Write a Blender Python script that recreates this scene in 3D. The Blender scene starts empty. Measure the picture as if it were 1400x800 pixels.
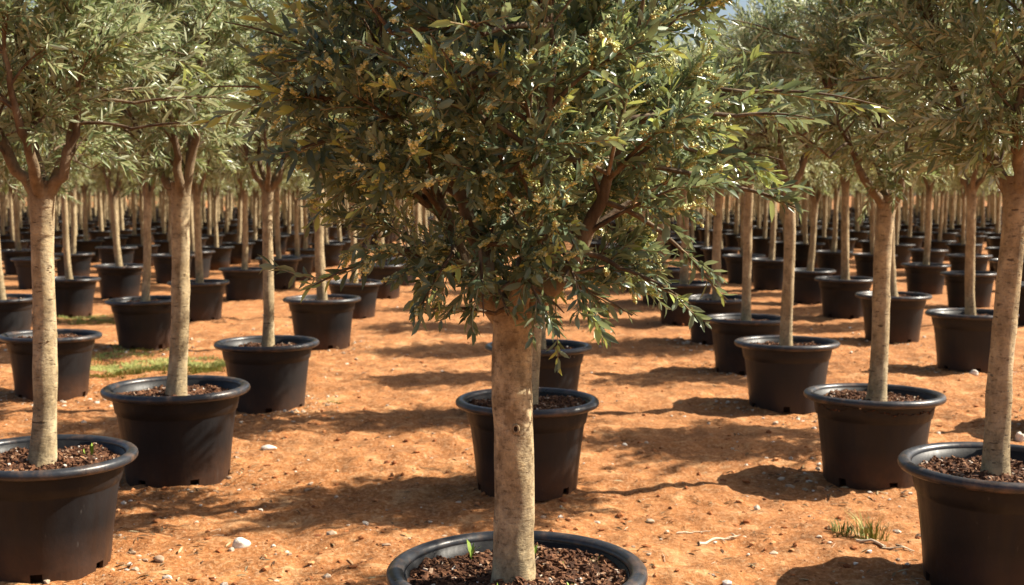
import bpy, math, random
import numpy as np

R = math.radians
PI = math.pi
rng = np.random.default_rng(7)
random.seed(7)
scene = bpy.context.scene
COL = scene.collection

# ------------------------------------------------------------------ camera
CAMZ, FPX, YH = 1.24, 1650.0, 265.0
cam_d = bpy.data.cameras.new('camera')
cam = bpy.data.objects.new('camera', cam_d)
COL.objects.link(cam)
cam_d.sensor_width = 36.0
cam_d.lens = FPX / 1400 * 36
cam_d.clip_start, cam_d.clip_end = 0.05, 2000
cam.location = (0, 0, CAMZ)
cam.rotation_euler = (R(90) - math.atan((400 - YH) / FPX), 0, 0)
cam_d.dof.use_dof = True
cam_d.dof.focus_distance = 2.75
cam_d.dof.aperture_fstop = 7.0
scene.camera = cam

# ------------------------------------------------------------------ light
SUN_EL, SUN_AZ = 43.0, 12.0          # elevation; azimuth from +X towards +Y
w = bpy.data.worlds.new('World')
scene.world = w
w.use_nodes = True
nt = w.node_tree
sky = nt.nodes.new('ShaderNodeTexSky')
sky.sky_type = 'NISHITA'
sky.sun_disc = False
sky.sun_elevation = R(SUN_EL)
sky.sun_rotation = R(90 - SUN_AZ)
sky.air_density = 1.0
sky.dust_density = 3.0
nt.links.new(sky.outputs[0], nt.nodes['Background'].inputs[0])
nt.nodes['Background'].inputs[1].default_value = 0.06
sd = bpy.data.lights.new('sun', 'SUN')
sun = bpy.data.objects.new('sun', sd)
COL.objects.link(sun)
sd.energy = 5.0
sd.angle = R(0.53)
sd.color = (1.0, 0.91, 0.76)
sun.location = (6, 2, 8)
sun.rotation_euler = (0, R(90 - SUN_EL), R(SUN_AZ))
vs = scene.view_settings
vs.view_transform = 'Standard'
vs.look = 'None'
vs.exposure = 1.22
vs.gamma = 1
scene.cycles.use_denoising = True
scene.cycles.max_bounces = 6
scene.cycles.diffuse_bounces = 2
scene.cycles.glossy_bounces = 2
scene.cycles.transmission_bounces = 3
scene.cycles.caustics_reflective = False
scene.cycles.caustics_refractive = False


# ------------------------------------------------------------------ materials
class NT:
    def __init__(s, name):
        s.m = bpy.data.materials.new(name)
        s.m.use_nodes = True
        s.t = s.m.node_tree
        s.b = s.t.nodes['Principled BSDF']
        s.out = s.t.nodes['Material Output']

    def n(s, kind, **kw):
        nd = s.t.nodes.new('ShaderNode' + kind)
        for k, v in kw.items():
            setattr(nd, k, v)
        return nd

    def l(s, a, b):
        s.t.links.new(a, b)

    def coord(s, scale=(1, 1, 1), out='Object'):
        tc = s.n('TexCoord')
        mp = s.n('Mapping')
        mp.inputs['Scale'].default_value = scale
        s.l(tc.outputs[out], mp.inputs['Vector'])
        return mp.outputs['Vector']

    def noise(s, vec, scale, detail=4, rough=.55):
        nd = s.n('TexNoise')
        nd.inputs['Scale'].default_value = scale
        nd.inputs['Detail'].default_value = detail
        nd.inputs['Roughness'].default_value = rough
        s.l(vec, nd.inputs['Vector'])
        return nd.outputs['Fac']

    def ramp(s, fac, stops):
        nd = s.n('ValToRGB')
        cr = nd.color_ramp
        while len(cr.elements) < len(stops):
            cr.elements.new(0.5)
        for e, (p, c) in zip(cr.elements, stops):
            e.position = p
            e.color = (*c, 1) if len(c) == 3 else c
        s.l(fac, nd.inputs['Fac'])
        return nd.outputs['Color']

    def mix(s, fac, a, b, mode='MIX'):
        nd = s.n('Mix', data_type='RGBA', blend_type=mode)
        for inp, v in ((nd.inputs[0], fac), (nd.inputs[6], a), (nd.inputs[7], b)):
            if hasattr(v, 'links'):
                s.l(v, inp)
            elif isinstance(v, (int, float)):
                inp.default_value = v
            else:
                inp.default_value = (*v, 1)
        return nd.outputs[2]

    def attr(s, name):
        nd = s.n('Attribute', attribute_name=name)
        return nd.outputs['Fac']

    def math(s, op, a, b=0.0):
        nd = s.n('Math', operation=op)
        for inp, v in ((nd.inputs[0], a), (nd.inputs[1], b)):
            if hasattr(v, 'links'):
                s.l(v, inp)
            else:
                inp.default_value = v
        return nd.outputs[0]

    def bump(s, h, strength=.3, dist=.01):
        nd = s.n('Bump')
        nd.inputs['Strength'].default_value = strength
        nd.inputs['Distance'].default_value = dist
        s.l(h, nd.inputs['Height'])
        s.l(nd.outputs['Normal'], s.b.inputs['Normal'])

    def set(s, **kw):
        for k, v in kw.items():
            s.b.inputs[k].default_value = v
        return s

    def base(s, c):
        if hasattr(c, 'links'):
            s.l(c, s.b.inputs['Base Color'])
        else:
            s.b.inputs['Base Color'].default_value = (*c, 1)


def mat_ground():
    s = NT('red_soil')
    v = s.coord()
    big = s.noise(v, .7, 5, .6)
    med = s.noise(v, 5, 6, .65)
    fine = s.noise(v, 60, 5, .7)
    vast = s.noise(v, .22, 3, .5)
    c = s.ramp(big, [(.36, (.115, .037, .012)), (.5, (.285, .104, .032)), (.64, (.45, .215, .085))])
    c2 = s.ramp(med, [(.39, (.065, .021, .008)), (.48, (.26, .094, .028)), (.56, (.36, .150, .050)), (.63, (.62, .38, .19))])
    c = s.mix(.62, c, c2)
    mid = s.noise(v, 14, 5, .7)
    c = s.mix(.55, c, s.ramp(mid, [(.36, (.20, .17, .16)), (.5, (.5, .5, .5)), (.62, (.74, .72, .70))]), 'OVERLAY')
    c3 = s.ramp(fine, [(.36, (.08, .028, .012)), (.50, (.38, .16, .050)), (.64, (.70, .46, .26))])
    c = s.mix(.40, c, c3)
    c = s.mix(s.ramp(vast, [(.35, (0, 0, 0)), (.65, (.35,) * 3)]), c, (.44, .21, .090))
    s.base(c)
    h = s.math('ADD', s.math('MULTIPLY', fine, .5), med)
    s.bump(h, 1.0, .016)
    s.set(Roughness=.95)
    s.b.inputs['Specular IOR Level'].default_value = .15
    return s.m


def mat_plastic():
    s = NT('black_plastic')
    v = s.coord()
    info = s.n('ObjectInfo')
    vv = s.n('VectorMath', operation='ADD')
    s.l(v, vv.inputs[0])
    s.l(info.outputs['Random'], vv.inputs[1])
    v2 = s.coord((14, 14, 1.5))
    streak = s.noise(v2, 2.5, 4, .6)
    cl = s.noise(vv.outputs[0], 6, 5, .6)
    c = s.ramp(cl, [(.35, (.006, .0062, .0075)), (.7, (.0135, .014, .016))])
    # dried soil splash along the foot of the wall
    sep = s.n('SeparateXYZ')
    tc = s.n('TexCoord')
    s.l(tc.outputs['Object'], sep.inputs[0])
    low = s.math('SUBTRACT', .16, sep.outputs['Z'])
    low = s.math('MULTIPLY', low, 7)
    spl = s.math('MULTIPLY', s.math('MAXIMUM', low, 0.0), s.noise(vv.outputs[0], 22, 5, .7))
    spl = s.math('MULTIPLY', s.math('MINIMUM', spl, .5), s.math('ADD', s.math('MULTIPLY', info.outputs['Random'], .8), .12))
    c = s.mix(spl, c, (.20, .085, .035))
    fd = s.ramp(info.outputs['Random'], [(.55, (0, 0, 0)), (1, (.8,) * 3)])
    c = s.mix(fd, c, (.021, .0208, .022))
    # pale scuffs
    sc = s.ramp(s.noise(s.coord((30, 30, 9)), 1.6, 3, .5), [(.70, (0, 0, 0)), (.78, (.35, .35, .35))])
    c = s.mix(sc, c, (.10, .095, .09))
    s.base(c)
    r = s.ramp(streak, [(.3, (.38,) * 3), (.7, (.60,) * 3)])
    s.l(r, s.b.inputs['Roughness'])
    s.b.inputs['Specular IOR Level'].default_value = .27
    s.bump(s.noise(v, 90, 3), .12, .004)
    return s.m


def mat_rim():
    s = NT('worn_plastic_rim')
    v = s.coord()
    cl = s.noise(v, 9, 5, .6)
    c = s.ramp(cl, [(.35, (.014, .016, .020)), (.65, (.028, .031, .038)), (.8, (.075, .07, .065))])
    s.base(c)
    inf = s.n('ObjectInfo')
    vv = s.n('VectorMath', operation='ADD')
    s.l(v, vv.inputs[0])
    s.l(inf.outputs['Random'], vv.inputs[1])
    dm = s.ramp(s.noise(vv.outputs[0], 14, 6, .7), [(.48, (0, 0, 0)), (.72, (.55,) * 3)])
    c = s.mix(dm, c, (.20, .12, .075))
    s.base(c)
    r = s.ramp(s.noise(v, 30, 4), [(.3, (.27,) * 3), (.7, (.46,) * 3)])
    s.l(r, s.b.inputs['Roughness'])
    s.bump(s.noise(v, 60, 3), .15, .004)
    return s.m


def mat_bark(name='olive_bark', marks=.8, mott=.42):
    s = NT(name)
    v = s.coord((1, 1, .55))
    a = s.noise(v, 9, 6, .65)
    f = s.noise(s.coord((1, 1, 2.2)), 45, 5, .7)
    c = s.ramp(a, [(.30, (.17, .125, .070)), (.48, (.33, .262, .158)), (.66, (.46, .38, .25))])
    sp = s.ramp(f, [(.33, (.13, .095, .06)), (.45, (.5, .5, .5)), (.72, (.62, .58, .5))])
    c = s.mix(.75, c, sp, 'OVERLAY')
    bl = s.noise(s.coord((1, 1, .7)), 24, 6, .75)
    c = s.mix(mott, c, s.ramp(bl, [(.38, (.17, .14, .11)), (.50, (.46, .45, .44)), (.64, (.80, .78, .74))]), 'OVERLAY')
    lv = s.noise(s.coord((24, 24, 110)), 1.0, 2, .5)          # lenticels: short dark cross marks
    lm = s.ramp(lv, [(.675, (0, 0, 0)), (.71, (marks,) * 3)])
    c = s.mix(lm, c, (.075, .05, .03))
    limb = s.ramp(s.noise(s.coord((1, 1, .3)), 22, 5, .65),
                  [(.3, (.045, .028, .017)), (.5, (.12, .082, .050)), (.72, (.26, .20, .13))])
    yo = s.attr('young')
    c = s.mix(yo, c, limb)
    s.base(c)
    s.set(Roughness=.85)
    s.b.inputs['Specular IOR Level'].default_value = .25
    h = s.math('SUBTRACT', s.math('ADD', a, s.math('MULTIPLY', f, .6)), lm)
    s.bump(h, .8, .008)
    return s.m


def mat_leaf(name, top, top2, under, young, rough, trans):
    s = NT(name)
    tone = s.attr('tone')
    ct = s.ramp(tone, [(.0, top), (.55, top2), (.90, top2), (.97, young), (1.0, young)])
    cu = s.ramp(tone, [(.0, under), (.9, tuple(x * 1.1 for x in under)), (.97, young)])
    geo = s.n('NewGeometry')
    c = s.mix(geo.outputs['Backfacing'], ct, cu)
    s.base(c)
    rr = s.mix(geo.outputs['Backfacing'], (rough,) * 3, (.62,) * 3)
    s.l(rr, s.b.inputs['Roughness'])
    s.b.inputs['Specular IOR Level'].default_value = .5
    tr = s.n('BsdfTranslucent')
    tc = s.mix(.45, c, (.36, .42, .13))
    s.l(tc, tr.inputs['Color'])
    mx = s.n('MixShader')
    mx.inputs[0].default_value = trans
    s.l(s.b.outputs[0], mx.inputs[1])
    s.l(tr.outputs[0], mx.inputs[2])
    s.l(mx.outputs[0], s.out.inputs['Surface'])
    return s.m


def mat_tone(name, stops, rough=.9, bumpy=0, scale=80):
    s = NT(name)
    c = s.ramp(s.attr('tone'), stops)
    if bumpy:
        n = s.noise(s.coord(), scale, 4)
        c = s.mix(.35, c, s.ramp(n, [(.3, (.25,) * 3), (.7, (.8,) * 3)]), 'OVERLAY')
        s.bump(n, bumpy, .005)
    s.base(c)
    s.set(Roughness=rough)
    s.b.inputs['Specular IOR Level'].default_value = .25
    return s.m


M_GROUND = mat_ground()
M_POT = mat_plastic()
M_RIM = mat_rim()
M_BARK = mat_bark()
M_OLDBARK = mat_bark('mottled_bark', .10, .68)
M_DARKLEAF = mat_leaf('dark_olive_leaf', (.034, .064, .042), (.115, .162, .092), (.20, .26, .165), (.44, .50, .13), .24, .28)
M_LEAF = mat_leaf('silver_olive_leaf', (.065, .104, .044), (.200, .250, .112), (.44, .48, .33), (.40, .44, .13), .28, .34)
M_SUNLITLEAF = mat_leaf('sunlit_olive_leaf', (.125, .160, .064), (.290, .325, .145), (.52, .54, .36), (.46, .48, .16), .30, .44)  # silver leaf made paler for farther crowns, sunlit glow put into the colour
M_TWIG = mat_tone('twig_bark', [(0, (.17, .11, .06)), (.5, (.30, .23, .13)), (1, (.42, .38, .22))])
M_BLOSSOM = mat_tone('olive_blossom', [(0, (.38, .38, .11)), (.5, (.58, .58, .25)), (1, (.74, .75, .46))], .7)
M_SOIL = mat_tone('potting_mulch', [(0, (.030, .014, .008)), (.40, (.080, .033, .016)), (.75, (.165, .074, .036)),
                                   (.90, (.29, .16, .085)), (.96, (.52, .42, .32)), (1, (.72, .67, .6))], .9, .4, 120)
M_STONE = mat_tone('pale_stone', [(0, (.30, .20, .13)), (.5, (.50, .40, .30)), (1, (.70, .64, .55))], .85, .3, 40)
M_CLOD = mat_tone('soil_clod', [(0, (.18, .058, .02)), (.5, (.36, .135, .046)), (1, (.52, .26, .115))], .95, .3, 60)
M_KNOT = mat_tone('knot_hole', [(0, (.02, .012, .008)), (1, (.03, .018, .01))])
M_GRASS = mat_tone('grass_blade', [(0, (.10, .14, .025)), (.5, (.25, .27, .06)), (1, (.40, .37, .15))], .6)
M_SPROUT = mat_tone('weed_leaf', [(0, (.14, .24, .03)), (1, (.30, .40, .07))], .5)
M_STRAW = mat_tone('dry_straw', [(0, (.40, .28, .17)), (1, (.66, .56, .42))], .85)


# ------------------------------------------------------------------ mesh helpers
class MB:
    """collects vertex and face arrays and links them as one mesh"""
    def __init__(s):
        s.v, s.f, s.mi, s.tone, s.young, s.smooth = [], [], [], [], [], []
        s.nv = 0

    def add(s, verts, faces, mi=0, tone=0.5, young=0.0, smooth=True):
        verts = np.asarray(verts, dtype=np.float64).reshape(-1, 3)
        n = len(verts)
        s.v.append(verts)
        s.young.append(np.broadcast_to(np.asarray(young, float), (n,)))
        if isinstance(faces, np.ndarray):
            groups = [faces]
        else:
            t = [f for f in faces if len(f) == 3]
            q = [f for f in faces if len(f) == 4]
            o = [f for f in faces if len(f) > 4]
            groups = [np.array(g) for g in (t, q) if g] + [np.array([f]) for f in o]
        for g in groups:
            s.f.append(g + s.nv)
            s.mi.append(np.full(len(g), mi))
            s.tone.append(np.broadcast_to(np.asarray(tone, float), (len(g),)) if np.ndim(tone) == 0 or len(tone) == len(g)
                          else np.full(len(g), float(np.mean(tone))))
            s.smooth.append(np.full(len(g), smooth))
        s.nv += n

    def mesh(s, name, mats):
        me = bpy.data.meshes.new(name)
        V = np.concatenate(s.v)
        me.vertices.add(len(V))
        me.vertices.foreach_set('co', V.astype(np.float32).ravel())
        loops = np.concatenate([g.ravel() for g in s.f])
        tot = np.concatenate([np.full(len(g), g.shape[1]) for g in s.f])
        st = np.concatenate([[0], np.cumsum(tot)[:-1]])
        me.loops.add(len(loops))
        me.loops.foreach_set('vertex_index', loops.astype(np.int32))
        me.polygons.add(len(tot))
        me.polygons.foreach_set('loop_start', st.astype(np.int32))
        me.polygons.foreach_set('loop_total', tot.astype(np.int32))
        for m in mats:
            me.materials.append(m)
        me.polygons.foreach_set('material_index', np.concatenate(s.mi).astype(np.int32))
        me.polygons.foreach_set('use_smooth', np.concatenate(s.smooth).astype(bool))
        a = me.attributes.new('tone', 'FLOAT', 'FACE')
        a.data.foreach_set('value', np.concatenate(s.tone).astype(np.float32))
        yv = np.concatenate(s.young)
        if yv.any():
            a = me.attributes.new('young', 'FLOAT', 'POINT')
            a.data.foreach_set('value', yv.astype(np.float32))
        me.update(calc_edges=True)
        me.validate()
        return me


def obj(name, me, parent=None, loc=(0, 0, 0), rz=0.0, **props):
    o = bpy.data.objects.new(name, me)
    COL.objects.link(o)
    o.location = loc
    o.rotation_euler = (0, 0, rz)
    if parent:
        o.parent = parent
    for k, v in props.items():
        o[k] = v
    return o


def lathe(mb, prof, n=64, mi=0, closed=False, tone=.5, ripple=None):
    prof = np.array(prof, float)
    th = np.linspace(0, 2 * PI, n, endpoint=False)
    v = np.zeros((len(prof), n, 3))
    v[..., 0] = prof[:, 0:1] * np.cos(th)
    v[..., 1] = prof[:, 0:1] * np.sin(th)
    v[..., 2] = prof[:, 1:2]
    m = len(prof)
    i, j = np.meshgrid(np.arange(m if closed else m - 1), np.arange(n), indexing='ij')
    i2, j2 = (i + 1) % m, (j + 1) % n
    f = np.stack([i * n + j, i * n + j2, i2 * n + j2, i2 * n + j], -1).reshape(-1, 4)
    mb.add(v.reshape(-1, 3), f, mi, tone)


def norm(a):
    return a / np.maximum(np.linalg.norm(a, axis=-1, keepdims=True), 1e-9)


def frames(pts):
    t = norm(np.gradient(pts, axis=0))
    ref = np.array([.31, .95, .05])
    u = norm(np.cross(t, ref))
    return t, u, np.cross(t, u)


def tube(mb, pts, rad, n=8, mi=0, tone=.5, young=0.0, lump=0.0, cap=True, lr=None):
    pts = np.asarray(pts, float)
    rad = np.asarray(rad, float)
    m = len(pts)
    t, u, w_ = frames(pts)
    th = np.linspace(0, 2 * PI, n, endpoint=False)
    rr = rad[:, None] * np.ones(n)
    if lump:
        g = (lr or rng)
        k = np.arange(m)[:, None] / m
        for q in range(5):
            a, b, ph = g.integers(1, 5), g.uniform(2, 26), g.uniform(0, 6.3)
            rr = rr * (1 + lump * g.uniform(.3, 1) * np.sin(a * th[None] + b * k + ph))
    v = pts[:, None] + rr[..., None] * (np.cos(th)[None, :, None] * u[:, None] + np.sin(th)[None, :, None] * w_[:, None])
    i, j = np.meshgrid(np.arange(m - 1), np.arange(n), indexing='ij')
    j2 = (j + 1) % n
    f = np.stack([i * n + j, i * n + j2, (i + 1) * n + j2, (i + 1) * n + j], -1).reshape(-1, 4)
    yv = np.repeat(np.broadcast_to(np.asarray(young, float), (m,)), n)
    mb.add(v.reshape(-1, 3), f, mi, tone, yv)
    if cap:
        mb.add(v[-1], [tuple(range(n))], mi, tone, yv[-n:])


def bez(p0, p1, p2, m):
    t = np.linspace(0, 1, m)[:, None]
    return (1 - t) ** 2 * p0 + 2 * t * (1 - t) * p1 + t * t * p2


# value noise for ground relief
def vnoise(x, y, seed):
    xi, yi = np.floor(x).astype(np.int64), np.floor(y).astype(np.int64)
    fx, fy = x - xi, y - yi
    fx, fy = fx * fx * (3 - 2 * fx), fy * fy * (3 - 2 * fy)

    def h(a, b):
        k = (a * 374761393 + b * 668265263 + seed * 974711) & 0x7fffffff
        k = ((k ^ (k >> 13)) * 1274126177) & 0x7fffffff
        return ((k ^ (k >> 16)) & 0xffff) / 65535.0
    return ((h(xi, yi) * (1 - fx) + h(xi + 1, yi) * fx) * (1 - fy)
            + (h(xi, yi + 1) * (1 - fx) + h(xi + 1, yi + 1) * fx) * fy) - .5


def height(x, y):
    x, y = np.asarray(x, float), np.asarray(y, float)
    return (.045 * vnoise(x * .8, y * .8, 1) + .022 * vnoise(x * 2.6, y * 2.6, 2) + .026 * vnoise(x * 6, y * 8, 3)
            + .020 * np.abs(vnoise(x * 11, y * 14, 6)) + .017 * vnoise(x * 17, y * 20, 4) + .011 * vnoise(x * 36, y * 36, 5))


def hsmooth(x, y):
    x, y = np.asarray(x, float), np.asarray(y, float)
    return float(.045 * vnoise(x * .8, y * .8, 1) + .022 * vnoise(x * 2.6, y * 2.6, 2))


# ------------------------------------------------------------------ ground
def axis(lo, hi, step, far):
    core = np.arange(lo, hi, step)
    a, s = [hi], step
    while a[-1] < far:
        s *= 1.09
        a.append(a[-1] + s)
    b, s = [lo], step
    while b[-1] > -far:
        s *= 1.09
        b.append(b[-1] - s)
    return np.concatenate([b[::-1][:-1], core, a])


gx = axis(-3.6, 3.6, .022, 600)
gy = axis(2.0, 9.0, .022, 600)
GX, GY = np.meshgrid(gx, gy, indexing='ij')
GZ = height(GX, GY)
fade = np.clip(1.3 - np.hypot(GX, GY) / 90, 0, 1)
GZ *= fade
ni, nj = GX.shape
i, j = np.meshgrid(np.arange(ni - 1), np.arange(nj - 1), indexing='ij')
f = np.stack([i * nj + j, (i + 1) * nj + j, (i + 1) * nj + j + 1, i * nj + j + 1], -1).reshape(-1, 4)
mb = MB()
mb.add(np.stack([GX, GY, GZ], -1).reshape(-1, 3), f)
obj('ground', mb.mesh('ground', [M_GROUND]), kind='structure')


# ------------------------------------------------------------------ pot and soil
RIM_Z = .36


def pot_mesh(n=72):
    mb = MB()
    outer = [(.213, .036), (.2175, .09), (.226, .16), (.236, .235), (.2405, .262), (.2415, .268), (.2475, .272),
             (.2535, .30), (.2595, .335), (.2610, .3475)]
    inner = [(.2565, .3475), (.249, .30), (.236, .25), (.228, .20)]
    lathe(mb, outer + inner, n)
    # foot ring with drain notches
    th = np.linspace(0, 2 * PI, n, endpoint=False)
    per = n // 6
    for k in range(n):
        if k % per in (0, 1):
            continue
        a, b = th[k], th[(k + 1) % n]
        v = []
        for r, z in ((.213, .0365), (.2085, 0.0), (.199, 0.0), (.199, .0365)):
            for q in (a, b):
                v.append((r * math.cos(q), r * math.sin(q), z))
        mb.add(v, [(0, 2, 3, 1), (2, 4, 5, 3), (4, 6, 7, 5), (0, 6, 4, 2), (1, 3, 5, 7)], smooth=False)
    lathe(mb, [(.213, .0368), (.18, .0372), (.18, .005), (.001, .005)], n)
    return mb.mesh('pot', [M_POT])


def rim_mesh(n=96):
    mb = MB()
    c, rr = (.281, .347), .0175
    prof = []
    for k in range(16):
        a = 2 * PI * k / 16
        x, z = math.cos(a), math.sin(a)
        prof.append((c[0] + x * .0205, c[1] + z * .0145 + (.002 if z > 0 else 0)))
    lathe(mb, prof, n, closed=True)
    # flat underside bead joining the wall
    lathe(mb, [(.2618, .338), (.270, .336), (.276, .333)], n)
    return mb.mesh('rim', [M_RIM])


def far_pot_mesh():
    mb = MB()
    lathe(mb, [(.001, .004), (.21, .004), (.225, .15), (.24, .268), (.2475, .273), (.2605, .337), (.297, .335), (.301, .347),
               (.294, .360), (.272, .360), (.258, .345), (.25, .29)], 28)
    return mb.mesh('pot', [M_POT])


def soil_mesh(seed, chips, res=26):
    g = np.random.default_rng(seed)
    mb = MB()
    nr, nth = res, res * 4
    r = np.linspace(.002, .2535, nr)
    th = np.linspace(0, 2 * PI, nth, endpoint=False)
    RR, TH = np.meshgrid(r, th, indexing='ij')
    X, Y = RR * np.cos(TH), RR * np.sin(TH)
    hz = lambda x, y: (.319 + .030 * vnoise(x * 9 + 5, y * 9, seed) + .018 * vnoise(x * 40, y * 40, seed + 1)
                       + .014 * vnoise(x * 95, y * 95, seed + 2) + .012 * np.exp(-(x * x + y * y) / .006))
    Z = hz(X, Y)
    i, j = np.meshgrid(np.arange(nr - 1), np.arange(nth), indexing='ij')
    j2 = (j + 1) % nth
    f = np.stack([i * nth + j, (i + 1) * nth + j, (i + 1) * nth + j2, i * nth + j2], -1).reshape(-1, 4)
    tone = np.clip(.38 + .9 * vnoise(X[:-1] * 60, Y[:-1] * 60, seed + 3) * .8 + .25 * g.standard_normal(X[:-1].shape) * .5, 0, .85).ravel()
    mb.add(np.stack([X, Y, Z], -1).reshape(-1, 3), f, 0, tone, smooth=False)
    # bark chips and crumbs
    rr = .25 * np.sqrt(g.uniform(.02, 1, chips))
    tt = g.uniform(0, 2 * PI, chips)
    cx, cy = rr * np.cos(tt), rr * np.sin(tt)
    cz = hz(cx, cy)
    for k in range(chips):
        L, W, T = g.uniform(.003, .011), g.uniform(.0018, .0045), g.uniform(.0015, .0035)
        tone = g.uniform(.1, .95)
        if g.random() < .02:
            tone = g.uniform(.96, 1)
            L, W, T = g.uniform(.003, .007), g.uniform(.003, .005), g.uniform(.002, .004)
        box = np.array([(x, y, z) for x in (-1, 1) for y in (-1, 1) for z in (-1, 1)], float)
        box *= g.uniform(.6, 1.15, (8, 3))
        box *= (L, W, T)
        a, b = g.uniform(0, 6.3), g.normal(0, .45)
        ca, sa, cb, sb = math.cos(a), math.sin(a), math.cos(b), math.sin(b)
        x = box[:, 0] * cb - box[:, 2] * sb
        z = box[:, 0] * sb + box[:, 2] * cb
        y = box[:, 1]
        v = np.stack([cx[k] + x * ca - y * sa, cy[k] + x * sa + y * ca, cz[k] + z + T * .4], -1)
        mb.add(v, np.array([(0, 1, 3, 2), (4, 6, 7, 5), (0, 4, 5, 1), (2, 3, 7, 6), (0, 2, 6, 4), (1, 5, 7, 3)]), 0, tone, smooth=False)
    return mb.mesh('soil', [M_SOIL])


def sprout_mesh(seed, h=.05):
    g = np.random.default_rng(seed)
    mb = MB()
    for k in range(g.integers(4, 7)):
        a = g.uniform(0, 6.3)
        d = np.array([math.cos(a), math.sin(a), 0])
        s_ = np.array([-d[1], d[0], 0])
        L = h * g.uniform(.6, 1.1)
        lean = g.uniform(.2, .8)
        W = L * g.uniform(.06, .12)
        z = np.array([0, 0, 1.])
        p = [z * 0, d * L * lean * .25 + z * L * .5, d * L * lean * .6 + z * L * .85, d * L * lean + z * L]
        v = [p[0] - s_ * W * .3, p[0] + s_ * W * .3, p[1] - s_ * W, p[1] + s_ * W, p[2] - s_ * W * .8, p[2] + s_ * W * .8, p[3]]
        mb.add(np.array(v), [(0, 1, 3, 2), (2, 3, 5, 4), (4, 5, 6)], 0, g.random())
    return mb.mesh('sprout', [M_SPROUT])


# ------------------------------------------------------------------ leaves
def add_leaves(mb, P, D, N, L, W, tone, mi=0, fine=True, g=rng):
    n = len(P)
    D = norm(D)
    S = norm(np.cross(D, N))
    U = np.cross(S, D)
    L, W = L[:, None], W[:, None]
    bend = g.normal(-.10, .16, (n, 1)) * L
    if fine:
        fold = .22 * W
        pts = [P,
               P + D * L * .30 - S * W * .42 + U * (fold + bend * .09), P + D * L * .30 + U * bend * .09, P + D * L * .30 + S * W * .42 + U * (fold + bend * .09),
               P + D * L * .66 - S * W * .44 + U * (fold + bend * .44), P + D * L * .66 + U * bend * .44, P + D * L * .66 + S * W * .44 + U * (fold + bend * .44),
               P + D * L + U * bend]
        V = np.stack(pts, 1).reshape(-1, 3)
        b = (np.arange(n) * 8)[:, None]
        tri = np.array([(0, 2, 1), (0, 3, 2), (4, 5, 7), (5, 6, 7)])
        quad = np.array([(1, 2, 5, 4), (2, 3, 6, 5)])
        st = mb.nv
        mb.add(V, (b[:, :, None] + tri[None]).reshape(-1, 3), mi, np.repeat(tone, 4))
        q = (b[:, :, None] + quad[None]).reshape(-1, 4) + st
        mb.f.append(q)
        mb.mi.append(np.full(len(q), mi))
        mb.tone.append(np.repeat(tone, 2))
        mb.smooth.append(np.full(len(q), True))
    else:
        pts = [P, P + D * L * .5 + S * W * .5 + U * bend * .25, P + D * L + U * bend, P + D * L * .5 - S * W * .5 + U * bend * .25]
        V = np.stack(pts, 1).reshape(-1, 3)
        b = (np.arange(n) * 4)[:, None]
        mb.add(V, (b + np.array([[0, 1, 2, 3]])), mi, tone)


def add_twigs(mb, PTS, r0, r1, mi, tone):
    """PTS (n, m, 3): thin three-sided stems"""
    n, m, _ = PTS.shape
    t = norm(np.gradient(PTS, axis=1))
    u = norm(np.cross(t, np.array([.3, .2, .93])))
    v_ = np.cross(t, u)
    rad = np.linspace(1, 0, m)[None, :, None] * (r0 - r1)[:, None, None] + r1[:, None, None]
    ring = [PTS + rad * (math.cos(a) * u + math.sin(a) * v_) for a in (0, 2.094, 4.189)]
    V = np.stack(ring, 2).reshape(-1, 3)
    b = (np.arange(n) * m * 3)[:, None, None]
    k = (np.arange(m - 1) * 3)[None, :, None]
    fs = []
    for a in range(3):
        c = (a + 1) % 3
        fs.append(np.stack([a + 0 * k, c + 0 * k, c + 3 + 0 * k, a + 3 + 0 * k], -1)[:, :, 0] + (b + k))
    fs = np.concatenate([x.reshape(-1, 4) for x in fs])
    mb.add(V, fs, mi, np.tile(np.repeat(tone, m - 1), 3))


def twig_paths(P, D, L, g, m=5, droop=-.04, wob=.16):
    """points along each twig"""
    n = len(P)
    D = norm(D)
    side = norm(np.cross(D, g.standard_normal((n, 3))))
    t = np.linspace(0, 1, m)[None, :, None]
    L = L[:, None, None]
    c = g.normal(0, wob, (n, 1, 1))
    z = np.array([0, 0, 1.0])
    return P[:, None] + D[:, None] * L * t + side[:, None] * L * c * t * t + z * L * droop * t * t


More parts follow.
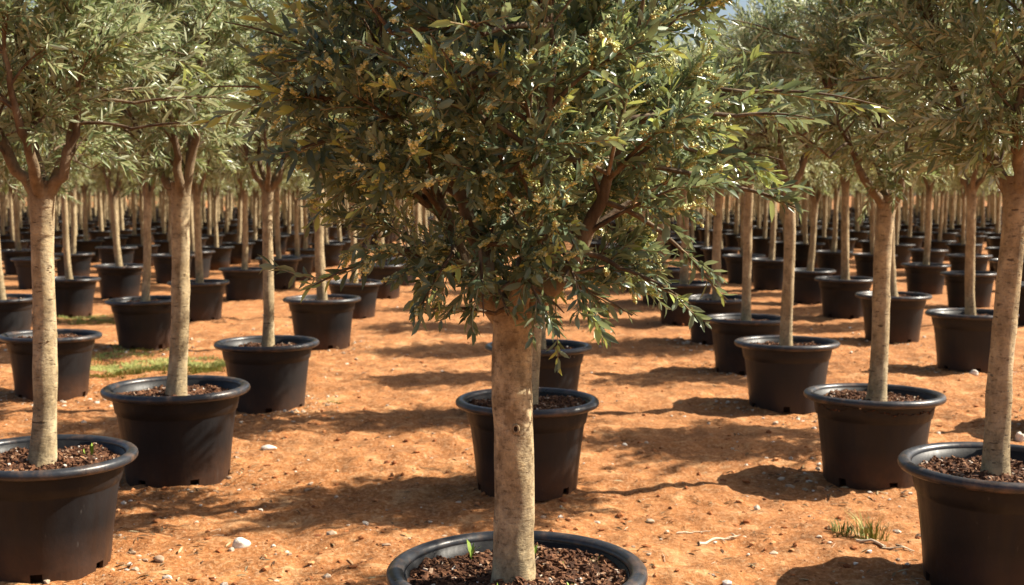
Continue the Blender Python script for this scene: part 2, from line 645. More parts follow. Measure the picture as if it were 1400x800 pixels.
def leaf_twigs(mb, P, D, L, g, leafL, leafW, pitch, fine, droop=0.0, young_p=.04, start=.12, r0=.0017, tone_shift=0.0, upr=.75):
    PTS = twig_paths(P, D, L, g, droop=droop)
    n, m, _ = PTS.shape
    add_twigs(mb, PTS, np.full(n, r0), np.full(n, r0 * .5), 1, g.uniform(.1, 1, n))
    cnt = np.maximum((L / pitch).astype(int), 3)
    K = cnt.max()
    ks = np.arange(K)[None]
    frac = start + (1 - start) * (ks + .5 * g.random((n, K))) / cnt[:, None]
    ok = ks < cnt[:, None]
    ti, ki = np.nonzero(ok)
    fr = np.clip(frac[ti, ki], 0, 1) * (m - 1)
    i0 = np.minimum(fr.astype(int), m - 2)
    q = (fr - i0)[:, None]
    pos = PTS[ti, i0] * (1 - q) + PTS[ti, i0 + 1] * q
    T = norm(PTS[ti, i0 + 1] - PTS[ti, i0])
    phase = g.uniform(0, 2 * PI, n)[ti] + ki * (PI / 2) + g.normal(0, .25, len(ti))
    ref = norm(np.cross(T, np.array([.12, .07, .99])))
    ref2 = np.cross(T, ref)
    for sgn in (0, PI):
        a = (phase + sgn)[:, None]
        out = np.cos(a) * ref + np.sin(a) * ref2
        op = np.clip(g.normal(.85, .22, (len(ti), 1)), .25, 1.35)
        tip = (ki / cnt[ti])[:, None]
        op = op * (1.05 - .55 * tip)
        dl = T * np.cos(op) + out * np.sin(op) + np.array([0, 0, -.10]) + g.normal(0, .10, (len(ti), 3))
        up = norm(T * .35 + np.array([0, 0, .55]) - out * .1 + g.normal(0, upr, (len(ti), 3)))
        sz = np.clip(g.normal(1, .18, len(ti)), .5, 1.4) * (1.0 - .35 * tip[:, 0] ** 3)
        tw = (g.uniform(0, 1, n)[ti] * .35 + g.uniform(0, .6, len(ti)) + tone_shift)
        yt = (g.random(n) < young_p)[ti] & (tip[:, 0] > .45)
        tone = np.where(yt, g.uniform(.95, 1, len(ti)), np.clip(tw, 0, .93))
        add_leaves(mb, pos, dl, up, leafL * sz, leafW * sz * np.clip(g.normal(1, .15, len(ti)), .7, 1.4), tone, 0, fine, g)
    return PTS


def blossom(mb, pos, axis_dir, g, n=40, L=.035):
    """a panicle of tiny round buds"""
    axis_dir = norm(axis_dir)
    t = g.uniform(0, 1, n)
    off = norm(g.standard_normal((n, 3))) * (.010 * (1 - .6 * t) * g.uniform(.3, 1, n))[:, None]
    c = pos + axis_dir * (t * L)[:, None] + off
    o = np.array([(1, 0, 0), (-1, 0, 0), (0, 1, 0), (0, -1, 0), (0, 0, 1), (0, 0, -1)], float)
    fc = np.array([(0, 2, 4), (2, 1, 4), (1, 3, 4), (3, 0, 4), (2, 0, 5), (1, 2, 5), (3, 1, 5), (0, 3, 5)])
    r = g.uniform(.0016, .0040, n)
    V = (c[:, None] + r[:, None, None] * o[None]).reshape(-1, 3)
    F = ((np.arange(n) * 6)[:, None, None] + fc[None]).reshape(-1, 3)
    mb.add(V, F, 0, np.repeat(g.uniform(0, 1, n), 8), smooth=False)


# ------------------------------------------------------------------ trees
import bmesh
_b = bmesh.new()
bmesh.ops.create_icosphere(_b, subdivisions=1, radius=1)
_b.verts.ensure_lookup_table()
ICO_V = np.array([v.co[:] for v in _b.verts])
ICO_F = np.array([[v.index for v in f.verts] for f in _b.faces])
_b.free()
_b = bmesh.new()
bmesh.ops.create_icosphere(_b, subdivisions=3, radius=1)
ICO3_V = np.array([v.co[:] for v in _b.verts])
ICO3_F = np.array([[v.index for v in f.verts] for f in _b.faces])
_b.free()


def make_tree(seed, fork=1.27, r_base=.0385, r_top=.0345, nlimb=4, crown=(.53, .53), cz=(1.22, 2.5), zc=1.80,
              nbranch=70, per=10, leafL=.050, leafW=.0112, pitch=.0175, twigL=(.11, .25), leafmat=M_LEAF, barkmat=M_BARK,
              lean=.03, young_p=.04, extra=None, blossoms=0, droop=0.0, limb_spread=.21, tone_shift=0.0, top_thin=1.0, gap0=.115, smin=.35, low_thin=(0, 1), base=0.0, knot=False, shoots=0, limb_r=.52):
    g = np.random.default_rng(seed)
    tm = MB()
    # trunk
    m = 34
    z = np.linspace(.30, fork, m)
    t = (z - .30) / (fork - .30)
    ph = g.uniform(0, 6.3)
    px = lean * np.cos(ph) * t + .008 * np.sin(4.5 * t + ph)
    py = lean * np.sin(ph) * t + .008 * np.sin(5.2 * t + ph * 2)
    px = px + base * (1 - t)
    rad = r_base + (r_top - r_base) * t + .012 * np.exp(-t / .07) + .007 * np.exp(-((t - 1) / .12) ** 2)
    for _ in range(3):
        rad = rad + g.uniform(.001, .003) * np.exp(-((t - g.uniform(.2, .95)) / .03) ** 2)
    tr = np.stack([px, py, z], -1)
    young = np.clip((t - .80) / .2, 0, 1) ** 1.5 * .85
    tube(tm, tr, rad, 28, 0, young=young, lump=.022 if not knot else .030, lr=g)
    top = tr[-1]
    for q in range(0 if knot else 34):
        k = g.integers(1, m - 4)
        a = g.uniform(0, 6.3)
        d = np.array([math.cos(a), math.sin(a), 0])
        hs = g.uniform(.0016, .0034)
        v = ICO_V * (hs * 1.9, hs * 1.0, hs * .9)
        v = np.stack([-v[:, 0] * d[1] + v[:, 1] * d[0], v[:, 0] * d[0] + v[:, 1] * d[1], v[:, 2]], -1)
        tm.add(v + tr[k] + d * rad[k] * .985 + np.array([0, 0, g.uniform(0, .025)]), ICO_F, 0, .5, g.uniform(.2, .8))
    if knot:
        kz = .685
        k = int(np.argmin(np.abs(z - kz)))
        c = tr[k] + np.array([.006, -rad[k] * .985, 0])
        a = np.linspace(0, 2 * PI, 15)
        ring = np.stack([c[0] + .0065 * np.cos(a), np.full(15, c[1]), c[2] + .0085 * np.sin(a)], -1)
        tube(tm, ring, np.full(15, .0032), 6, 0, cap=False)
        tm.add(ICO3_V * (.0055, .003, .0075) + c, ICO3_F, 1)
    # limbs
    limbs = []
    zt = cz[1]
    for k in range(nlimb):
        a = ph + 2 * PI * k / nlimb + g.normal(0, .3)
        ht = zt - (.55 if k else .3) - g.uniform(0, .35)
        spread = limb_spread * g.uniform(.75, 1.2)
        e = np.array([math.cos(a) * spread * 1.15, math.sin(a) * spread * 1.15, ht])
        c = top + np.array([math.cos(a) * spread * .75, math.sin(a) * spread * .75, (ht - fork) * .30])
        st = top + np.array([math.cos(a) * .012, math.sin(a) * .012, -.06])
        p = bez(st, c, e, 16)
        p[3:] += np.cumsum(g.normal(0, .008, (13, 3)), axis=0)
        s = np.linspace(0, 1, 16)
        r = (r_top * limb_r) * (1 - s) ** 1.0 + .0045
        tube(tm, p, r, 12, 0, young=np.clip(.55 + s * .8, 0, 1), lump=.04, lr=g)
        limbs.append((p, r))
    LP = np.concatenate([p for p, r in limbs])
    LR = np.concatenate([r for p, r in limbs])
    # branches reaching into the crown
    lo, hi = cz
    ends, tries = [], 0
    while len(ends) < nbranch and tries < 60000:
        tries += 1
        d = norm(g.standard_normal(3))
        rr = g.random() ** (1 / 2.4)
        e = d * rr
        e = np.array([e[0] * (crown[0] - .16), e[1] * (crown[1] - .16), zc + (e[2] * (hi - zc - .12) if e[2] > 0 else e[2] * (zc - lo - .10))])
        if e[2] > 2.0 and g.random() > top_thin:
            continue
        if e[2] < low_thin[0] and math.hypot(e[0], e[1]) > .22 and g.random() > low_thin[1]:
            continue
        gap = gap0 * (1 if tries < 20000 else .7)
        if all(np.linalg.norm(e - q) > gap for q in ends):
            ends.append(e)
    twP, twD, twL = [], [], []
    for e in ends:
        cost = np.linalg.norm(LP - e, axis=1) + 1.1 * np.maximum(LP[:, 2] - e[2] + .12, 0)
        k = int(np.argmin(cost))
        s0 = LP[k]
        d = e - s0
        Ln = np.linalg.norm(d)
        mid = s0 + d * .5 + np.array([0, 0, .10 * Ln]) + g.normal(0, .05 * Ln, 3)
        p = bez(s0, mid, e, 8)
        r = np.linspace(min(LR[k] * .6, .0045 + .012 * Ln), .0022, 8)
        tube(tm, p, r, 5, 0, young=1.0, cap=False)
        out = norm(e - np.array([0, 0, zc - .25])) + np.array([0, 0, .15])
        for q in range(per):
            s = 1.0 if q == 0 else g.uniform(smin, 1)
            f_ = s * 7
            i0 = min(int(f_), 6)
            pos = p[i0] + (p[i0 + 1] - p[i0]) * (f_ - i0)
            tang = norm(p[i0 + 1] - p[i0])
            dr = norm(tang * .55 + out * .55 + norm(g.standard_normal(3)) * (.35 if q == 0 else .95))
            if pos[2] < lo + .15:
                dr[2] = max(dr[2], -.25)
            twP.append(pos)
            twD.append(dr)
            twL.append(g.uniform(*twigL))
    cm = MB()
    twP, twD, twL = np.array(twP), np.array(twD), np.array(twL)
    PTS = leaf_twigs(cm, twP, twD, twL, g, leafL, leafW, pitch, True, droop, young_p, tone_shift=tone_shift)
    extra = list(extra or [])
    for q in range(shoots):
        a = g.uniform(0, 6.3)
        z0 = g.uniform(lo + (.4 if knot else .15), zc + .3)
        e0 = crown[0] * .62
        L = g.uniform(.22, .42) * (.5 if knot else 1)
        el = g.uniform(-.15, .7)
        p0 = np.array([math.cos(a) * e0, math.sin(a) * e0, z0])
        extra.append((p0, p0 + L * np.array([math.cos(a) * math.cos(el), math.sin(a) * math.cos(el), math.sin(el)]), int(g.integers(0, 3)), 1.1))
    # long sprays that leave the crown's outline
    if extra:
        for (a, b, nt, sc) in extra:
            a, b = np.array(a, float), np.array(b, float)
            if abs(b[0]) < .3:
                b[2] = max(b[2], .955)
            k = int(np.argmin(np.linalg.norm(LP - a, axis=1)))
            mid = (a + b) / 2 + np.array([0, 0, .10 * np.linalg.norm(b - a)])
            p0 = bez(LP[k], (LP[k] + a) / 2 + np.array([0, 0, .02]), a, 6)
            p1 = bez(a, mid, b, 9)
            tube(tm, p0, np.linspace(.007, .005, 6), 5, 0, young=1.0, cap=False)
            tube(tm, p1, np.linspace(.005, .0013, 9), 5, 0, young=1.0)
            leafy = np.stack([p1[2:-1], p1[3:]], 1)
            # leaves straight on the shoot
            LL = np.linalg.norm(p1[-1] - p1[1])
            leaf_twigs(cm, p1[1:2], (p1[-1] - p1[1])[None], np.array([LL]), g, leafL * sc * 1.2, leafW * sc, pitch * 1.5, True, .0, .3, .1, r0=.0024)
            for q in range(nt):
                s = g.uniform(.15, .95) * 8
                i0 = min(int(s), 7)
                pos = p1[i0] + (p1[i0 + 1] - p1[i0]) * (s - i0)
                dr = norm(norm(p1[i0 + 1] - p1[i0]) + norm(g.standard_normal(3)) * .8)
                leaf_twigs(cm, pos[None], dr[None], np.array([g.uniform(.07, .15)]), g, leafL * sc, leafW * sc, pitch, True, 0, .15)
    bm_ = None
    if blossoms:
        bm_ = MB()
        idx = g.choice(len(PTS), blossoms, replace=True)
        for k in idx:
            s = g.integers(2, 4)
            blossom(bm_, PTS[k, s], PTS[k, s + 1] - PTS[k, s - 1] + g.normal(0, .03, 3), g, int(g.integers(20, 60)), g.uniform(.025, .065))
    return (tm.mesh('trunk', [barkmat, M_KNOT]), cm.mesh('crown', [leafmat, M_TWIG]), bm_.mesh('blossom', [M_BLOSSOM]) if bm_ else None, ph)


def far_tree(seed, leaves=2600):
    g = np.random.default_rng(seed)
    tm, cm = MB(), MB()
    z = np.linspace(.30, 1.3, 7)
    ph = g.uniform(0, 6.3)
    p = np.stack([.03 * np.cos(ph) * (z - .3), .03 * np.sin(ph) * (z - .3), z], -1)
    tube(tm, p, np.linspace(.054, .045, 7), 8, 0, young=np.clip((z - 1.1) / .2, 0, .8))
    for k in range(4):
        a = ph + k * 1.57 + g.normal(0, .3)
        e = np.array([math.cos(a) * .35, math.sin(a) * .35, 2.3])
        c = p[-1] + np.array([math.cos(a) * .25, math.sin(a) * .25, .3])
        tube(tm, bez(p[-1] - [0, 0, .05], c, e, 6), np.linspace(.032, .006, 6), 5, 0, young=.9)
    # clumped leaves
    nc = 70
    d = norm(g.standard_normal((nc, 3)))
    rr = g.random(nc) ** .45
    C = d * rr[:, None]
    C[:, 0] *= .60
    C[:, 1] *= .60
    C[:, 2] = np.where(C[:, 2] > 0, 2.0 + C[:, 2] * .95, 2.0 + C[:, 2] * .66)
    ci = g.integers(0, nc, leaves)
    P = C[ci] + g.normal(0, .085, (leaves, 3))
    D = norm(P - np.array([0, 0, 1.8])) * .6 + norm(g.standard_normal((leaves, 3))) + np.array([0, 0, .25])
    N = norm(np.array([0, 0, .8]) + g.normal(0, .5, (leaves, 3)))
    add_leaves(cm, P, D, N, g.uniform(.08, .13, leaves), g.uniform(.016, .026, leaves), np.clip(g.uniform(0, .9, leaves), 0, .93), 0, False, g)
    return tm.mesh('trunk', [M_BARK]), cm.mesh('crown', [M_SUNLITLEAF, M_TWIG]), None, ph


def wx(px, d):
    return (px - 700) / FPX * d


# long shoots of the middle tree: given in metres from its own trunk
AX, AY = .012, 2.72


def sp(x0, z0, x1, z1, y0, y1, nt, sc):
    return ((x0, y0, z0), (x1, y1, z1), nt, sc)


EXTRA_A = [
    sp(-.34, 1.47, -.60, 1.56, -.10, -.22, 1, 1.25),
    sp(-.36, 1.40, -.64, 1.43, -.12, -.20, 1, 1.25),
    sp(-.38, 1.33, -.50, 1.27, -.10, -.25, 2, 1.2),
    sp(-.05, .945, -.205, .962, -.06, -.16, 0, .95),
    sp(-.26, 1.08, -.44, 1.01, -.10, -.22, 1, 1.05),
    sp(.32, 1.12, .44, .98, -.10, -.18, 1, .95),
    sp(.52, 1.44, .84, 1.40, .05, .02, 1, 1.15),
    sp(.48, 1.38, .64, 1.37, -.05, -.1, 1, 1.15),
    sp(.50, 1.22, .62, 1.17, -.05, -.1, 2, 1.1),
    sp(.10, 1.02, .24, .95, -.12, -.2, 1, .95),
    sp(.14, .99, .20, .93, -.05, -.1, 1, .95),
    sp(-.10, 1.02, -.10, .90, -.08, -.11, 1, .95),
    sp(.04, 1.00, .10, .885, -.08, -.14, 2, .95),
    sp(.22, 1.05, .36, .98, -.12, -.22, 1, .95),
    sp(-.04, 1.0, -.02, .885, -.13, -.20, 2, 1.0),
    sp(.0, 1.06, .06, .94, -.16, -.26, 3, 1.0),
    sp(-.08, 1.10, -.07, .96, -.16, -.26, 3, 1.0),
    sp(.09, 1.10, .14, .97, -.14, -.25, 3, 1.0),
    sp(-.14, 1.08, -.20, .98, -.14, -.22, 3, 1.0),
    sp(-.02, 1.25, -.16, 1.50, -.25, -.50, 1, 1.2),
    sp(.02, 1.35, .05, 1.62, -.30, -.50, 1, 1.2),
    sp(.18, 1.25, .22, 1.46, -.30, -.48, 1, 1.2),
]
TREE_A = make_tree(11, fork=.97, r_base=.0455, r_top=.045, nlimb=5, crown=(.66, .60), cz=(.89, 2.3), zc=1.46, limb_r=.50, base=-.018, knot=True,
                   nbranch=132, per=13, gap0=.12, smin=.5, low_thin=(1.22, .6), leafL=.038, leafW=.0122, pitch=.0150, twigL=(.07, .17), leafmat=M_DARKLEAF, barkmat=M_OLDBARK,
                   lean=.0, young_p=.15, shoots=12, extra=EXTRA_A, blossoms=1900, limb_spread=.30)
KINDS = [make_tree(20 + k, young_p=.05, shoots=14, fork=f_, nlimb=n_, lean=l_) for k, (f_, n_, l_) in
         enumerate(((1.27, 3, .03), (1.22, 4, .05), (1.33, 3, .02), (1.25, 5, .045)))]
TALL = [make_tree(40 + k, young_p=.05, cz=(1.22, h_), zc=1.95, nbranch=82, per=11, leafmat=M_SUNLITLEAF, shoots=10, crown=(.58, .58), fork=f_, nlimb=n_, lean=l_) for k, (f_, n_, h_, l_) in
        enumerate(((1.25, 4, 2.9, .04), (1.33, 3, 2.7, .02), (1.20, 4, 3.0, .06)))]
FARK = [far_tree(60 + k) for k in range(4)]
POT, RIM, FARPOT = pot_mesh(), rim_mesh(), far_pot_mesh()
SOIL_A = soil_mesh(3, 2200, 60)
SOILS = [soil_mesh(5, 1300, 40), soil_mesh(8, 1300, 40)]
FARSOIL = soil_mesh(12, 60, 10)

GROUP = 'potted olive trees standing in nursery rows'


def potted_tree(x, y, rz, kind, label, near=True, scale=1.0, soil=None, prz=None, name='potted_olive_tree', girth=(1, 1, 1)):
    root = bpy.data.objects.new(name, None)
    COL.objects.link(root)
    root.empty_display_size = .2
    root.location = (x, y, hsmooth(x, y) * max(0, min(1, 1.3 - math.hypot(x, y) / 90)) - .004)
    root.scale = (scale, scale, scale)
    root['label'] = label
    root['category'] = 'tree'
    root['group'] = GROUP
    prz = random.uniform(0, 6.3) if prz is None else prz
    if near:
        pot = obj('pot', POT, root, rz=prz)
        q_ = random.uniform(-.012, .012)
        pot.scale = (1 + q_, 1 - q_, 1.0833 + random.uniform(-.02, .02))
        pot.rotation_euler = (random.gauss(0, .008), random.gauss(0, .008), prz)
        obj('rim', RIM, pot)
        so = obj('soil', soil or SOILS[random.randrange(2)], root, rz=prz)
    else:
        pot = obj('pot', FARPOT, root, rz=prz)
        pot.scale = (1, 1, 1.0833)
        so = obj('soil', FARSOIL, root, rz=prz)
    so.location.z = .03
    tk = obj('trunk', kind[0], root, (0, 0, .03), rz)
    cr = obj('crown', kind[1], root, (0, 0, .03), rz)
    tk.scale = cr.scale = girth
    if kind[2]:
        obj('blossom', kind[2], cr)
    return root, so


# --- the near trees, one by one (pot-centre pixel in the photo, distance)
NEAR = [
    (None, AX, AY, 'A', 'dark-leaved olive tree with yellow blossom and thick trunk in frontmost black pot'),
    (721, None, 4.9, 1, 'olive tree in black pot directly behind the blossoming one, mid-aisle'),
    (736, None, 6.7, 2, 'hindmost of the three potted olive trees standing mid-aisle'),
]
ORD = ['first', 'second', 'third', 'fourth', 'fifth', 'sixth', 'seventh', 'eighth', 'ninth', 'tenth', 'eleventh', 'twelfth',
       'thirteenth', 'fourteenth', 'fifteenth', 'sixteenth', 'seventeenth', 'eighteenth', 'nineteenth', 'twentieth']
ORD += ['twenty-' + o for o in ORD[:9]] + ['thirtieth'] + ['thirty-' + o for o in ORD[:9]]

A_root, A_soil = potted_tree(AX, AY, 0.0, TREE_A, NEAR[0][4], True, 1.0, SOIL_A, prz=.2)
potted_tree(wx(721, 5.0), 5.0, 1.0, KINDS[1], NEAR[1][4])
potted_tree(wx(736, 6.7), 6.7, 2.5, KINDS[2], NEAR[2][4])

for (x, y, s, h) in ((-.075, .19, 1, .05), (.075, .155, 2, .042), (.125, .06, 3, .02), (.205, .06, 4, .03), (-.07, -.13, 5, .035), (.10, -.10, 6, .03)):
    obj('sprout', sprout_mesh(s, h), A_soil, (x, y, .318), 0)

ROWS = {
    ('left', 1): [(-1.555, 3.93), (-1.48, 5.27), (-1.42, 6.95), (-1.54, 9.75), (-1.59, 12.1), (-1.57, 14.4), (-1.50, 16.1)],
    ('left', 2): [(-2.83, 7.35), (-2.96, 9.7), (-3.07, 11.8), (-3.09, 13.9), (-3.1, 16.0)],
    ('left', 3): [(-4.2, 9.9), (-4.45, 12.1), (-4.66, 14.3), (-4.62, 16.4)],
    ('right', 1): [(1.540, 3.78), (1.58, 5.21), (1.60, 6.97), (1.66, 8.5), (1.70, 10.0), (1.66, 11.6), (1.68, 13.5), (1.68, 15.5)],
    ('right', 2): [(3.06, 6.4), (3.25, 8.5), (3.20, 10.1), (3.35, 12.1), (3.36, 13.6), (3.33, 15.5)],
    ('right', 3): [(5.03, 11.6), (4.98, 13.1), (5.18, 15.1), (5.1, 17.0)],
}
SPECIAL = {
    ('left', 1, 0): 'olive tree in black pot nearest on the left, weed sprouting in its mulch',
    ('left', 1, 1): 'olive tree in squat black pot just behind the big left corner pot',
    ('left', 1, 2): 'potted olive tree between the grass patch and the open aisle',
    ('right', 1, 0): 'potted olive tree cut off by the bottom right corner of the photo',
    ('right', 1, 1): 'olive tree in black pot behind the green and straw-coloured weed tufts',
    ('left', 2, 0): 'potted olive tree cut by the left edge beside the grass patch',
    ('left', 2, 1): 'potted olive tree right behind the grass patch in the second left row',
    ('right', 2, 0): 'potted olive tree whose black rim just shows at the right edge',
}
SIZE = {('left', 1, 1): 1.05}
trees = []
for side, sg in (('left', -1), ('right', 1)):
    for k in range(1, 24):
        pts = list(ROWS.get((side, k), []))
        base_x = (1.57 if side == 'left' else 1.68) + (k - 1) * 1.62 - max(0, k - 3) * .14
        if pts:
            y = pts[-1][1]
        else:
            y = base_x / .47 + random.uniform(0, 1.2)
            y -= 1.58
        while y < 58:
            y += (1.58 if k > 1 else 1.8) + random.uniform(-.12, .12)
            pts.append((sg * base_x + random.uniform(-.09, .09), y))
        for n, (x, y) in enumerate(pts):
            trees.append((y, x, side, k, n))
vis = [t for t in trees if abs(t[1]) - .62 < .424 * t[0]]
vis.sort()
ind, rest = vis[:296], vis[296:]
for (y, x, side, k, n) in ind:
    label = SPECIAL.get((side, k, n)) or f'potted olive tree, {ORD[n]} from the front in the {ORD[k-1]} row {side} of aisle'
    near = y < 19
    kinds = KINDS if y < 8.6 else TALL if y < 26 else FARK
    kd = kinds[random.randrange(len(kinds))]
    rz = random.uniform(0, 6.3)
    if (side, k, n) == ('left', 1, 1):
        kd = KINDS[1]
    if (side, k, n) == ('right', 1, 0):
        rz = .15 - kd[3]                      # this trunk leans outwards
    potted_tree(x, y, rz, kd, label, near,
                random.uniform(.95, 1.05) if y > 8 else SIZE.get((side, k, n), 1.0),
                girth=(1, 1, 1) if y < 5.8 else (q := random.uniform(.82, 1.04), q, random.uniform(.97, 1.04)))
print('TREES', len(vis), len(ind), ind[-1][0] if ind else 0)

# --- the rows farther on, too many to tell apart
mass = MB()
g = np.random.default_rng(99)


def mass_tree(x, y, g, h=3.0, rad=.6, leaves=420, lo=1.25):
    n = 10
    th = np.linspace(0, 2 * PI, n, endpoint=False)
    prof = [(.21, 0.0), (.24, .268), (.26, .337), (.30, .347), (.29, .36), (.255, .33), (.002, .325)]
    v = np.array([(r * math.cos(a), r * math.sin(a), z) for r, z in prof for a in th])
    m = len(prof)
    i, j = np.meshgrid(np.arange(m - 1), np.arange(n), indexing='ij')
    f = np.stack([i * n + j, i * n + (j + 1) % n, (i + 1) * n + (j + 1) % n, (i + 1) * n + j], -1).reshape(-1, 4)
    o = np.array([x, y, 0])
    mi = 0
    mass.add(v + o, f, 0)
    tube(mass, np.array([[0, 0, .3], [.01, 0, .8], [.02, .01, 1.7]]) + o, [.054, .047, .03], 5, 1, young=[0, .1, .8])
    nc = 26
    d = norm(g.standard_normal((nc, 3)))
    C = d * (g.random(nc) ** .45)[:, None] * np.array([rad, rad, (h - lo) / 2]) + np.array([0, 0, (h + lo) / 2])
    P = C[g.integers(0, nc, leaves)] + g.normal(0, .13, (leaves, 3)) + o
    D = norm(g.standard_normal((leaves, 3))) + np.array([0, 0, .3])
    N = norm(np.array([0, 0, .8]) + g.normal(0, .5, (leaves, 3)))
    add_leaves(mass, P, D, N, g.uniform(.16, .26, leaves), g.uniform(.04, .07, leaves), np.clip(g.uniform(0, .9, leaves), 0, .93), 2, False, g)


for (y, x, side, k, n) in rest:
    mass_tree(x, y, g)
y = 60.0
while y < 88:
    x = -.46 * y
    while x < .46 * y:
        mass_tree(x + g.uniform(-.4, .4), y + g.uniform(-.5, .5), g, h=3.0 + (y - 58) * .12 + g.uniform(-.3, .5), rad=.95, leaves=360 if y < 80 else 2000, lo=1.25 if y < 80 else -.6)
        x += 1.75
    y += 2.6
obj('distant_olive_rows', mass.mesh('distant_olive_rows', [M_POT, M_BARK, M_SUNLITLEAF]), kind='stuff',
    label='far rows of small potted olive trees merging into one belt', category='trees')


# ------------------------------------------------------------------ things on the ground
def lumps(name, n, mat, sizes, sampler, seed, flat=(.45, .8), **props):
    g = np.random.default_rng(seed)
    mb = MB()
    for k in range(n):
        x, y = sampler(g)
        s = sizes[0] * (sizes[1] / sizes[0]) ** (g.random() ** 2.2)
        v = ICO_V * g.uniform(.65, 1.25, (len(ICO_V), 1)) * (s * g.uniform(.7, 1.4), s * g.uniform(.7, 1.2), s * g.uniform(*flat))
        a = g.uniform(0, 6.3)
        c, q = math.cos(a), math.sin(a)
        v = np.stack([v[:, 0] * c - v[:, 1] * q + x, v[:, 0] * q + v[:, 1] * c + y, v[:, 2] + float(height(x, y)) + s * .12], -1)
        mb.add(v, ICO_F, 0, g.random(), smooth=False)
    return obj(name, mb.mesh(name, [mat]), **props)


def anywhere(g):
    d = 2.1 * (14 / 2.1) ** g.random()
    return g.uniform(-.46, .46) * d, d


POTS = [(x, y) for (y, x, *_r) in ind if y < 11]


def by_pots(g):
    if g.random() < .45:
        return anywhere(g)
    x, y = POTS[g.integers(0, len(POTS))]
    a = g.uniform(0, 6.3)
    r = .24 + abs(g.normal(0, .16))
    return x + r * math.cos(a), y + r * math.sin(a)


lumps('gravel', 3000, M_STONE, (.003, .019), by_pots, 41, kind='stuff', label='small pale stones scattered over the red soil', category='gravel')
lumps('soil_clods', 6000, M_CLOD, (.003, .017), anywhere, 42, (.4, .8), kind='stuff', label='crumbs and clods of red soil', category='soil')

g = np.random.default_rng(44)
mb = MB()
n = 2600
XY = np.array([by_pots(g) for _ in range(n)])
a = g.uniform(0, 6.3, n)
P = np.column_stack([XY, height(XY[:, 0], XY[:, 1]) + .004])
add_leaves(mb, P, np.column_stack([np.cos(a), np.sin(a), g.normal(.05, .12, n)]), np.column_stack([g.normal(0, .3, (n, 2)), np.ones(n)]),
           g.uniform(.03, .05, n), g.uniform(.007, .011, n), g.random(n), 0, True, g)
obj('leaf_litter', mb.mesh('leaf_litter', [mat_tone('dead_leaf', [(0, (.07, .035, .018)), (.6, (.20, .12, .055)), (1, (.42, .34, .2))])]),
    kind='stuff', label='dead olive leaves fallen on the red soil', category='leaves')
mb = MB()
g = np.random.default_rng(43)
for k in range(420):
    x, y = by_pots(g)
    L, r = g.uniform(.01, .05), g.uniform(.0006, .0016)
    a = g.uniform(0, 6.3)
    p = np.array([[x, y, 0], [x + L * .5 * math.cos(a), y + L * .5 * math.sin(a), .004], [x + L * math.cos(a + .2), y + L * math.sin(a + .2), 0]])
    p[:, 2] += height(p[:, 0], p[:, 1]) + .003
    tube(mb, p, [r, r, r * .6], 4, 0, g.random())
obj('straw_litter', mb.mesh('straw_litter', [M_STRAW]), kind='stuff', label='dry straw bits lying on the red soil', category='straw')


def px_ground(px, py):
    """ground point seen at a photo pixel, used only to measure where small things lie"""
    th = math.atan((400 - YH) / FPX)
    v = np.array([(px - 700) / FPX, 1.0, -(py - 400) / FPX])
    d = np.array([v[0], v[1] * math.cos(th) + v[2] * math.sin(th), -math.sin(th) * v[1] + v[2] * math.cos(th)])
    s = CAMZ / -d[2]
    return d[0] * s, d[1] * s


STONES = [
    (367, 616, .036, .022, .014, .95, 'flat pale stone lying alone between the second left pot and middle pots'),
    (330, 747, .030, .024, .022, 1.0, 'round whitish stone lying on open soil, lower left'),
    (217, 770, .020, .015, .012, .1, 'small grey-brown stone beside the big pot in the lower left corner'),
    (268, 583, .024, .014, .010, .85, 'pale flat stone just in front of the grass patch and pots at left'),
    (1331, 514, .028, .02, .022, .95, 'white stone at the foot of a pot beneath a thin trunk, right side'),
    (1394, 600, .022, .02, .03, .9, 'upright pale stone at the right edge of the photo'),
]
for k, (px, py, a, b, c, tone, label) in enumerate(STONES):
    g = np.random.default_rng(70 + k)
    x, y = px_ground(px, py)
    ns = np.zeros(len(ICO3_V))
    for q in range(9):
        d = norm(g.standard_normal(3))
        ns += .16 * np.sin(ICO3_V @ d * g.uniform(2, 6) + g.uniform(0, 6)) / (1 + .25 * q)
    mb = MB()
    mb.add(ICO3_V * (1 + ns[:, None] * .55) * (a, b, c), ICO3_F, 0, tone, smooth=False)
    obj('stone', mb.mesh('stone', [M_STONE]), None, (x, y, float(height(x, y)) + c * .45), g.uniform(-.4, .4), label=label, category='stone',
        group='stones lying on the soil')


def blades(mb, g, x, y, n, spread, hmin, hmax, tone, lie=.6):
    for k in range(n):
        a, r = g.uniform(0, 6.3), spread * math.sqrt(g.random())
        bx, by = x + r * math.cos(a), y + r * math.sin(a)
        if spread > .15 and float(vnoise(bx * 9, by * 9, 21) + .6 * vnoise(bx * 21, by * 21, 22)) < -.10:
            continue
        bz = float(height(bx, by)) - .004
        h = g.uniform(hmin, hmax)
        d = np.array([math.cos(a + g.normal(0, .8)), math.sin(a + g.normal(0, .8)), 0])
        le = g.uniform(.1, lie) * h
        wd = np.array([-d[1], d[0], 0]) * g.uniform(.0012, .0026)
        p0 = np.array([bx, by, bz])
        p1 = p0 + d * le * .35 + np.array([0, 0, h * .6])
        p2 = p0 + d * le + np.array([0, 0, h])
        mb.add(np.array([p0 - wd, p0 + wd, p1 - wd * .8, p1 + wd * .8, p2]), [(0, 1, 3, 2), (2, 3, 4)], 0, float(np.clip(tone + g.normal(0, .2), 0, 1)))


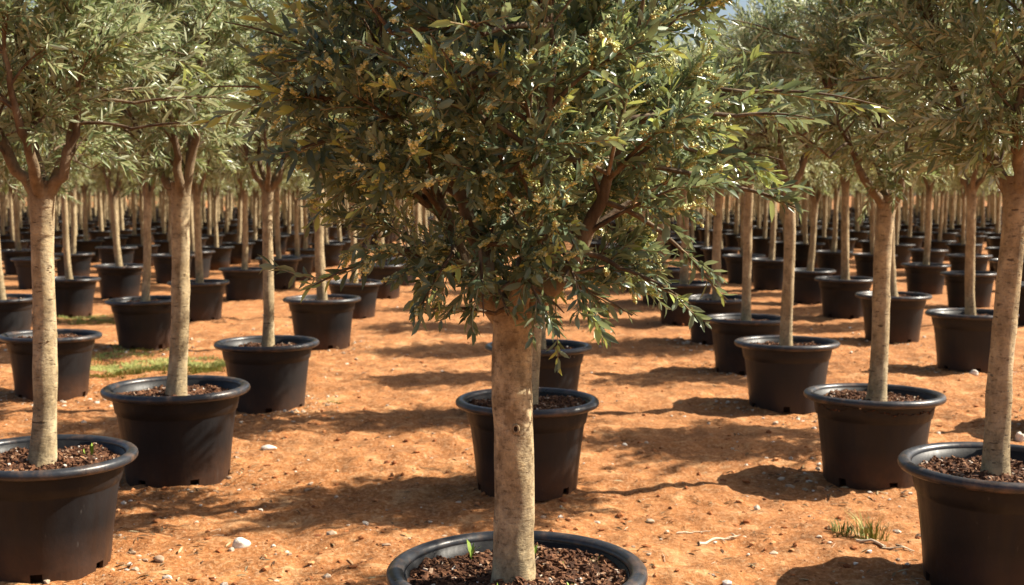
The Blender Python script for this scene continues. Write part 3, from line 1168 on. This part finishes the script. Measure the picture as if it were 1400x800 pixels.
TUFTS = [
    (1150, 733, 80, .04, .02, .065, .05, 'short bright green weed tuft on open soil, right of centre'),
    (1192, 738, 110, .06, .03, .11, .35, 'straw-coloured grass tuft with long thin blades beside the green weed'),
    (459, 551, 90, .05, .008, .02, .1, 'flat green weed at the edge of the open aisle behind the grass patch pots'),
]
for k, (px, py, n, spr, h0, h1, tone, label) in enumerate(TUFTS):
    g = np.random.default_rng(80 + k)
    x, y = px_ground(px, py)
    mb = MB()
    blades(mb, g, x, y, n, spr, h0, h1, tone, .9)
    obj('grass_tuft', mb.mesh('grass_tuft', [M_GRASS]), label=label, category='grass tuft', group='weed tufts on the soil')

g = np.random.default_rng(90)
mb = MB()
for (px, py, n, spr) in ((165, 508, 1500, .30), (235, 500, 1500, .33), (285, 500, 700, .2), (150, 490, 500, .25), (110, 438, 500, .3), (140, 441, 500, .25), (200, 478, 300, .2)):
    x, y = px_ground(px, py)
    blades(mb, g, x, y, int(n * 5), spr * 1.3, .008, .032, .5, 1.1)
obj('grass', mb.mesh('grass', [M_GRASS]), kind='stuff', label='thin yellow-green grass patch between the pots', category='grass')

TWIGS = [
    (((925, 724), (948, 722), (972, 721)), .0035, 'short straight straw-coloured stick on the soil right of middle pot'),
    (((955, 745), (975, 738), (1000, 735), (1012, 734)), .006, 'crooked pale bark strip lying on open soil, right of the frontmost pot'),
    (((1170, 748), (1200, 752), (1228, 757), (1250, 757)), .0055, 'long grey dry twig lying in front of the weed tufts'),
]
for k, (pp, r, label) in enumerate(TWIGS):
    g = np.random.default_rng(95 + k)
    P = np.array([px_ground(*q) for q in pp])
    c = P.mean(0)
    m = 14
    t = np.linspace(0, len(P) - 1, m)
    xs = np.interp(t, np.arange(len(P)), P[:, 0])
    ys = np.interp(t, np.arange(len(P)), P[:, 1])
    zs = height(xs, ys) + r * .8 + g.uniform(0, .004, m)
    mb = MB()
    tube(mb, np.stack([xs - c[0], ys - c[1], zs], -1), r * np.linspace(1, .35, m) * g.uniform(.8, 1.2, m), 7, 0, .8, lump=.08)
    for q in range(3):
        i0 = g.integers(3, m - 2)
        b0 = np.array([xs[i0] - c[0], ys[i0] - c[1], zs[i0]])
        dr = np.array([g.uniform(-.05, .05), g.uniform(-.06, .06), .006])
        tube(mb, np.array([b0, b0 + dr * .5, b0 + dr * [1, 1, .2]]), [r * .5, r * .4, r * .2], 5, 0, .6)
    obj('dry_twig', mb.mesh('dry_twig', [M_STRAW]), None, (c[0], c[1], 0), label=label, category='twig', group='dry twigs on the soil')

# the weed sprouting in the near left pot's mulch
for o in list(bpy.data.objects):
    if o.get('label') == SPECIAL[('left', 1, 0)]:
        so = [c for c in o.children if c.name.startswith('soil')][0]
        a = -so.rotation_euler.z
        for (x, y, s, h) in ((.135, .09, 31, .05), (.11, .09, 32, .03)):
            obj('sprout', sprout_mesh(s, h), so, (x * math.cos(a) - y * math.sin(a), x * math.sin(a) + y * math.cos(a), .318))
